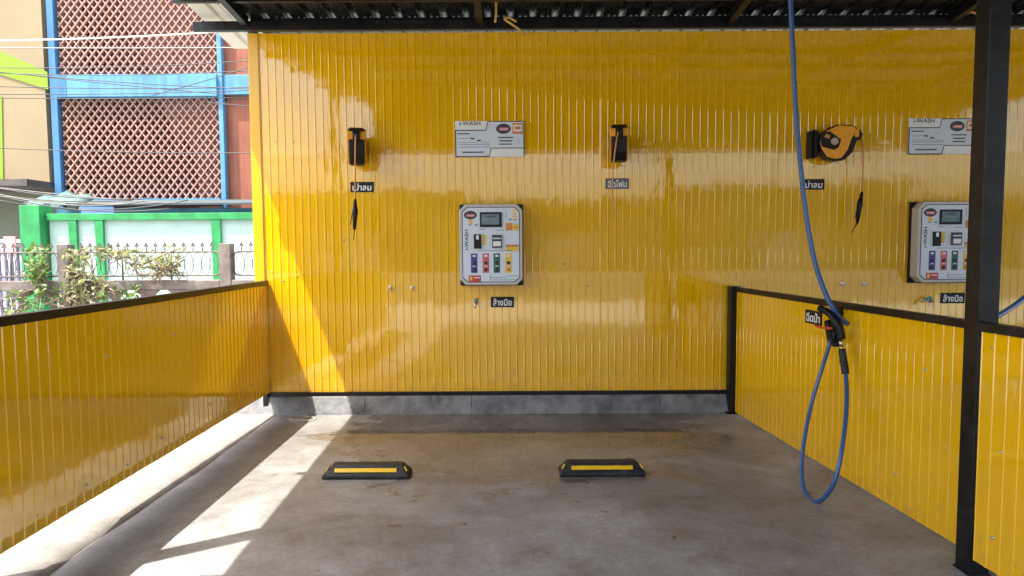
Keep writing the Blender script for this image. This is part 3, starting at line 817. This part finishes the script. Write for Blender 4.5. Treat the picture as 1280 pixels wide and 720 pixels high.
def iron_panel(label, x0, x1):
    t = thing('iron_railing', label, 'railing', ((x0+x1)/2, YFN, 1.07), 0, 'iron railings on the balustrade')
    h = (x1-x0)/2 - .09
    zb_, zt_ = .055, .36
    r = .06
    pts = []
    for cx, cz, a0 in ((h-r, zt_-r, 0), (-h+r, zt_-r, 90), (-h+r, zb_+r, 180), (h-r, zb_+r, 270)):
        for k in range(5):
            a = R(a0+k*22.5); pts.append((cx+r*math.cos(a), 0, cz+r*math.sin(a)))
    pts.append(pts[0]); pts.append(pts[1])
    MB().tube(pts, .011, 8).build('frame', M_IRON, t)
    for s in (-1, 1):
        for z in (.10, .315): MB().tube([(s*h, 0, z), (s*(h+.095), 0, z)], .009, 6).build('lug', M_IRON, t)
    for x in (-h/3, h/3): MB().tube([(x, 0, .0), (x, 0, zt_)], .011, 6).build('bar', M_IRON, t)
    sp = None; rg = None
    n = 15
    for i in range(n):
        x = -h + .10 + (2*h-.2)*i/(n-1)
        if sp is None:
            m_ = MB().tube([(0,0,zt_),(0,0,zt_+.085)], .007, 6)
            m_.prism([(-.032, zt_+.06), (0, zt_+.125), (.032, zt_+.06), (0, zt_+.078)], 'y', -.006, .006)
            sp = m_.build('spike', M_IRON, t, loc=(x,0,0))
        else:
            c_ = sp.copy(); COL.objects.link(c_); c_.parent = t; c_.location = (x,0,0)
    n = 17
    for i in range(n):
        x = -h + .075 + (2*h-.15)*i/(n-1)
        if rg is None:
            el = [(.052*math.cos(2*math.pi*k/20), 0, .207+.145*math.sin(2*math.pi*k/20)) for k in range(21)]
            rg = MB().tube(el, .0042, 6, False).build('ring', M_IRON, t, loc=(x,0,0))
        else:
            c_ = rg.copy(); COL.objects.link(c_); c_.parent = t; c_.location = (x,0,0)
for (a_, b_), lab in zip(list(zip(PX, PX[1:]))[1:], ('spiked iron railing left of the vine-covered concrete post', 'spiked iron railing between the two concrete posts, draped with vine', 'spiked iron railing ending behind the yellow wall edge')):
    iron_panel(lab, a_, b_)

# ------------------------------------------------------------------ green garden wall and white gate
M_GREEN = plain('green_paint', (.02, .25, .07), .6, var=.28, scale=5)
M_MINT = plain('mint_plaster', (.38, .53, .47), .7, var=.10, scale=2)
YG = 5.5
gw = thing('garden_wall', 'mint panelled garden wall with bright green posts and rail', 'wall', (-5, YG, -.03))
def GX(x): return x + 5
MB().box(GX(-7.98), .05, 0, GX(4), .13, 2.0).build('plaster_panel', M_MINT, gw)
MB().box(GX(-8.0), -.01, 2.0, GX(4), .17, 2.115).build('top_rail', M_GREEN, gw, bevel=.006)
for xa, xb in ((-7.625,-7.485), (-7.17,-7.03), (-5.165,-5.01), (-3.1,-2.95), (-1,-.85)):
    MB().box(GX(xa), -.005, 0, GX(xb), .048, 1.998).build('post', M_GREEN, gw, bevel=.005)
MB().box(GX(-8.37), -.12, 0, GX(-8.03), .22, 2.25).build('pillar', M_GREEN, gw, bevel=.008)
gate = thing('slatted_gate', 'white metal gate with dark bars left of the green pillar', 'gate', (-9.6, YG, -.03))
M_GATE = plain('white_gate_paint', (.70, .72, .78), .45)
M_GATED = plain('violet_grey_bar', (.12, .11, .18), .5)
for z in (.3, 1.05, 1.62): MB().box(-1.2, -.02, z, 1.15, .02, z+.06).build('rail', M_GATE, gate)
bar0 = None
for i in range(22):
    x = -1.16 + i*.108
    if bar0 is None: bar0 = MB().box(-.016, -.012, 0, .016, .012, 1.3).build('bar', M_GATED, gate, loc=(x, -.035, .25))
    else:
        c_ = bar0.copy(); COL.objects.link(c_); c_.parent = gate; c_.location = (x, -.035, .25)
MB().box(-1.2, .03, .3, 1.15, .05, 1.6).build('backing_sheet', M_GATE, gate)
tag(MB().box(-8.66, 5.38, 1.42, -8.46, 5.40, 1.70).build('hanging_cloth', plain('pink_cloth', (.70, .30, .32), .8)), 'small pink cloth hanging on the white gate', 'cloth')

# ------------------------------------------------------------------ blue building with lattice screens
YBD = 11.0
def streaked(name, col, rough=.6, amt=.45):
    m = Mat(name); c = m.coords('Object')
    n = m.noise(m.coords('Object', (5, 5, .35)), 1.4, 6, .65); n2 = m.noise(c, 1.1, 6, .65); n3 = m.noise(c, 9, 4, .6)
    b = m.mix(amt, col, m.ramp(n, [(.35, (.50, .47, .43)), (.55, (1, 1, 1))]), 'MULTIPLY')
    b = m.mix(amt, b, m.ramp(n2, [(.3, (.62, .60, .57)), (.6, (1.08, 1.08, 1.08))]), 'MULTIPLY')
    b = m.mix(.3, b, m.ramp(n3, [(.35, (.8, .8, .8)), (.65, (1.1, 1.1, 1.1))]), 'MULTIPLY')
    return m.set(base=b, rough=rough, spec=.3)
M_BLUE = streaked('blue_paint', (.07, .21, .41))
M_LBLUE = streaked('sky_blue_paint', (.11, .30, .50))
M_LAT = plain('salmon_breeze_block', (.40, .235, .19), .75, var=.15, scale=5)
M_SALM = streaked('salmon_plaster', (.32, .115, .07))
M_DKRED = plain('dark_red_brick', (.085, .030, .025), .8, var=.3, scale=5)
M_CREAM = plain('cream_plaster', (.285, .22, .125), .75, var=.07, scale=.9)
M_LIME = plain('lime_paint', (.20, .33, .015), .6, var=.08, scale=2)
M_EAVE = plain('pale_fibre_roof', (.045, .068, .078), .6, var=.15, scale=3)
bd = thing('blue_building', 'blue framed building with salmon lattice breeze-block screens', 'building', (-9.4, YBD, -.03))
def BX(x): return x + 9.4
MB().box(BX(-11.9), 1.6, 0, BX(-6.9), 1.75, 11.5).build('inner_wall', M_DKRED, bd)
MB().box(BX(-11.62), -.06, 0, BX(-11.45), .12, 11.5).build('column', M_BLUE, bd, bevel=.01)
MB().box(BX(-7.40), -.03, 0, BX(-7.285), .12, 11.5).build('column', M_LBLUE, bd, bevel=.01)
MB().box(BX(-11.18), -.10, 5.335, BX(-7.402), .5, 5.89).build('floor_beam', M_LBLUE, bd, bevel=.01)
MB().box(BX(-11.445), -.105, 5.33, BX(-11.182), .5, 5.88).build('floor_beam', M_BLUE, bd)
MB().box(BX(-7.28), .02, 5.40, BX(-3.0), .155, 5.89).build('floor_beam', M_LBLUE, bd, bevel=.01)
MB().box(BX(-7.248), .16, 0, BX(-3.0), 1.55, 11.5).build('side_wall', M_SALM, bd)
MB().box(BX(-11.4), -.10, 2.62, BX(-7.402), .5, 2.78).build('sill_beam', M_LBLUE, bd)
def lattice(z0, z1):
    mb = MB(); x0, x1 = BX(-11.40), BX(-7.42); px_, pz_ = .195, .247
    sl = pz_/px_
    for s in (1, -1):
        c = -80
        k0 = int((z0 - sl*max(abs(x0), abs(x1))*1.2)/pz_) - 60
        for k in range(k0, k0+180):
            # z = s*sl*x + k*pz
            seg = []
            b_ = k*pz_
            xs_ = sorted(((z0-b_)/(s*sl), (z1-b_)/(s*sl)))
            xa, xb = max(x0, xs_[0]), min(x1, xs_[1])
            if xb - xa < .03: continue
            yy = .06 if s > 0 else .072
            mb.bar((xa, yy, s*sl*xa+b_), (xb, yy, s*sl*xb+b_), .031, .07, up=(0,1,0))
    return mb.build('lattice_screen', M_LAT, bd)
lattice(5.89, 9.4); lattice(2.78, 5.335)
# grey-blue lean-to roof and blue sheet in front of the ground floor
MB().add([(BX(-10.9), -.15, 2.74), (BX(-3), -.15, 2.74), (BX(-3), -1.7, 2.55), (BX(-11.3), -1.7, 2.55), (BX(-10.9), -.15, 2.70), (BX(-3), -.15, 2.70), (BX(-3), -1.7, 2.51), (BX(-11.3), -1.7, 2.51)],
         [(0,1,2,3),(7,6,5,4),(0,4,5,1),(1,5,6,2),(2,6,7,3),(3,7,4,0)]).build('lean_to_roof', M_EAVE, bd)
MB().box(BX(-11.2), -.6, .2, BX(-3), -.55, 2.5).build('ground_floor_front', plain('teal_paint', (.03, .16, .24), .5, var=.3, scale=2), bd)
tp = MB().bar((-9.30, 8.4, 2.30), (-8.60, 8.4, 2.29), .02, .19)
tag(tp.build('blue_tarp', plain('blue_tarp', (.10, .22, .50), .45, var=.2, scale=4)), 'bright blue tarpaulin strip hanging above the green wall rail', 'tarp')
tw = thing('green_awning', 'small crumpled grey-green awning beside the blue column', 'awning', (-10.1, 9.2, 2.5))
aw = MB()
for i in range(9):
    x = -.62+i*.155; zz = .05*math.sin(i*2.1)
    aw.v += [(x, 0, .18+zz+ .10*math.exp(-((i-4)/2.2)**2)), (x, -.7, -.06+zz*1.3)]
for i in range(8): aw.f.append((2*i, 2*i+1, 2*i+3, 2*i+2)); aw.smooth.append(True)
ob = aw.build('canvas', plain('awning_canvas', (.07, .15, .14), .7, var=.3, scale=5), tw); sm = ob.modifiers.new('thick', 'SOLIDIFY'); sm.thickness = .02
MB().tube([(-.55,-.65,-2.5),(-.55,-.65,-.1)], .03, 8).build('pole', M_METAL, tw)

cb = thing('cream_building', 'cream rendered building with lime green stripes at the left edge', 'building', (-14, YBD, -.03))
def CX(x): return x + 14
MB().box(CX(-20), -.0, 3.22, CX(-11.78), 3, 11.5).build('wall', M_CREAM, cb)
def strp(pts):
    poly = []
    for px, py in pts:
        p = at(px, py, YBD-.02); poly.append((CX(p.x), p.z+.03))
    MB().prism(poly, 'y', -.02, -.002).build('stripe', M_LIME, cb)
strp([(-30,48),(0,64),(59,90),(60,112),(0,93),(-30,82)])
strp([(-8,118),(2,120),(4,228),(-8,228)])
MB().box(CX(-20), .9, 0, CX(-11.8), 1.1, 3.2).build('ground_floor_wall', plain('olive_plaster', (.17, .19, .14), .8, var=.15, scale=1), cb)
MB().box(CX(-20), -.9, 3.05, CX(-11.7), .9, 3.21).build('canopy', plain('dirty_canopy', (.10, .09, .08), .8, var=.35, scale=4), cb)
MB().box(CX(-13.0), .82, 0, CX(-12.4), .88, 2.5).build('door', plain('pale_door', (.42, .44, .44), .5), cb)
# ------------------------------------------------------------------ utility cables
M_WIRE = plain('dark_cable', (.05, .05, .055), .6)
M_WIREG = plain('grey_cable', (.30, .29, .28), .6)
M_WIREW = plain('white_cable', (.80, .78, .74), .5)
def span(name, label, p0, p1, Yd, sag, r, mat, group=None):
    a = at(*p0, Yd); b = at(*p1, Yd)
    d = (b-a); a = a - d*.25; b = b + d*.12
    pts = [a.lerp(b, i/16) - Vector((0,0,sag*4*(i/16)*(1-i/16))) for i in range(17)]
    o = MB().tube(pts, r, 6).build(name, mat); tag(o, label, 'cable', group); return o
span('utility_cable', 'bright white cable crossing the upper lattice screen', (0,49), (258,40), 8.5, .05, .016, M_WIREW)
span('utility_cable', 'pale straight cable crossing the upper lattice just below the white one', (0,59), (306,59), 8.8, .02, .011, M_WIREG)
G = 'dark utility cables across the buildings'
LB = 'thin dark utility cable strung across the blue and cream buildings'
for p0, p1, sg in (((0,81),(310,74),.10), ((0,87),(310,86),.12), ((0,106),(310,108),.06), ((0,116),(310,112),.05), ((0,121),(310,121),.04), ((60,94),(310,110),.05), ((80,98),(275,117),.02), ((215,112),(310,84),.02), ((0,183),(310,190),.06), ((270,129),(312,133),.0)):
    span('utility_cable', LB, p0, p1, 8.0+random.uniform(-.3,.6), sg, .009, M_WIRE, G)
M_WIREG2 = plain('slack_grey_cable', (.13, .125, .12), .6)
G2 = 'drooping cables beside the green awning'
for i, (y0, y1, sg) in enumerate(((232,247,.10),(235,250,.22),(238,246,.16),(241,252,.12),(236,258,.25),(233,252,.05),(240,249,.3))):
    span('slack_cable', 'grey slack cable sagging in the bundle over the green wall', (0,y0), (150+10*i,y1), 7.6+.08*i, sg, .012, M_WIREG2 if i % 2 else M_WIRE, G2)

# ------------------------------------------------------------------ vines on the balustrade
def leaf_mat(name, a, b_):
    m = Mat(name); g = m.n('ShaderNodeNewGeometry')
    col = m.ramp(g.outputs['Random Per Island'], [(0., a), (.6, b_), (1., tuple(min(1, x*1.7) for x in b_))])
    m.b.inputs['Subsurface Weight'].default_value = 0.0
    tr = m.n('ShaderNodeBsdfTranslucent'); m.l(col, tr.inputs['Color'])
    ad = m.n('ShaderNodeMixShader'); ad.inputs[0].default_value = .35
    m.set(base=col, rough=.55)
    m.l(m.b.outputs[0], ad.inputs[1]); m.l(tr.outputs[0], ad.inputs[2])
    m.l(ad.outputs[0], m.t.nodes['Material Output'].inputs['Surface'])
    return m.m
M_LEAF = leaf_mat('vine_leaf', (.05, .11, .018), (.13, .21, .045))
M_LEAFD = leaf_mat('dry_vine_leaf', (.10, .12, .035), (.25, .26, .11))
M_STEM = plain('vine_stem', (.20, .15, .11), .8)
def vine(label, boxes, nstem, nleaf, mat, seed):
    rnd = random.Random(seed)
    t = thing('climbing_vine', label, 'plant', (at(*boxes[0][:2], YFN).x, YFN-.2, 0)); inv = t.location
    st = MB(); lf = MB()
    for k in range(int(nstem*1.6)):
        x0, y0, x1, y1 = rnd.choice(boxes)
        a = at(rnd.uniform(x0,x1), y1+rnd.uniform(0,12), YFN-.12)-inv; b = at(rnd.uniform(x0,x1), rnd.uniform(y0,y1), YFN-.12)-inv
        m_ = a.lerp(b,.5)+Vector((rnd.uniform(-.12,.12), rnd.uniform(-.12,.1), rnd.uniform(-.05,.08)))
        st.tube(smooth_path([a, m_, b], 5), rnd.uniform(.004,.010), 5)
    for k in range(int(nleaf*1.05)):
        x0, y0, x1, y1 = rnd.choice(boxes)
        u = rnd.betavariate(1.6,1.6); v = rnd.betavariate(1.5,1.5)
        c = at(x0+(x1-x0)*u, y0+(y1-y0)*v, YFN+rnd.uniform(-.28,.10))-inv
        L = rnd.uniform(.045,.105); W = L*rnd.uniform(.45,.75)
        ax = Vector((rnd.gauss(0,1), rnd.gauss(0,.7), rnd.gauss(-.3,.8))).normalized(); sd_ = ax.orthogonal().normalized()
        sd_ = Matrix.Rotation(rnd.uniform(0,6.28), 3, ax) @ sd_; up = ax.cross(sd_)
        lf.add([c-ax*L*.5, c+sd_*W*.5-ax*L*.05+up*L*.1, c+ax*L*.5-up*L*.08, c-sd_*W*.5-ax*L*.05+up*L*.1], [(0,1,2),(0,2,3)])
    st.build('stem', M_STEM, t); lf.build('leaves', mat, t)
vine('green leafy vine climbing in front of the green pillar', [(30,305,62,350),(36,325,58,372)], 14, 210, M_LEAF, 1)
vine('tangled dry vine smothering the left concrete post', [(76,308,118,345),(82,335,108,385),(95,345,135,378)], 30, 330, M_LEAFD, 2)
vine('sparse pale vine trailing along the iron railing', [(118,308,170,322),(150,308,235,338),(175,318,225,345)], 26, 230, M_LEAFD, 3)
vine('low weedy vine at the foot of the balusters by the left edge', [(0,360,60,395),(50,350,120,380),(130,352,180,376)], 26, 170, M_LEAF, 4)

# ------------------------------------------------------------------ across the street, behind the viewer (seen only mirrored in the glossy sheets)
M_STREET = plain('grey_street_render', (.12, .115, .10), .8, var=.25, scale=.5)
for x0, x1, h in ((-34,-15,3.6),(-14.5,-3,4.6),(-2.5,9,4.2),(9.6,22,4.9),(22.5,40,4.0)):
    sb = thing('street_building', 'low plain grey building across the street behind the viewer', 'building', ((x0+x1)/2, -31, -.03), 0, 'low buildings across the street')
    hw = (x1-x0)/2
    MB().box(-hw, -4, 0, hw, 0, h-.3).build('wall', M_STREET, sb)
    MB().box(-hw-.2, -4.2, h-.3, hw+.2, .5, h).build('roof', M_OLDCON, sb)
    MB().box(-hw*.3, .005, 0, hw*.25, .05, 2.4).build('shutter', M_GREYINK, sb)
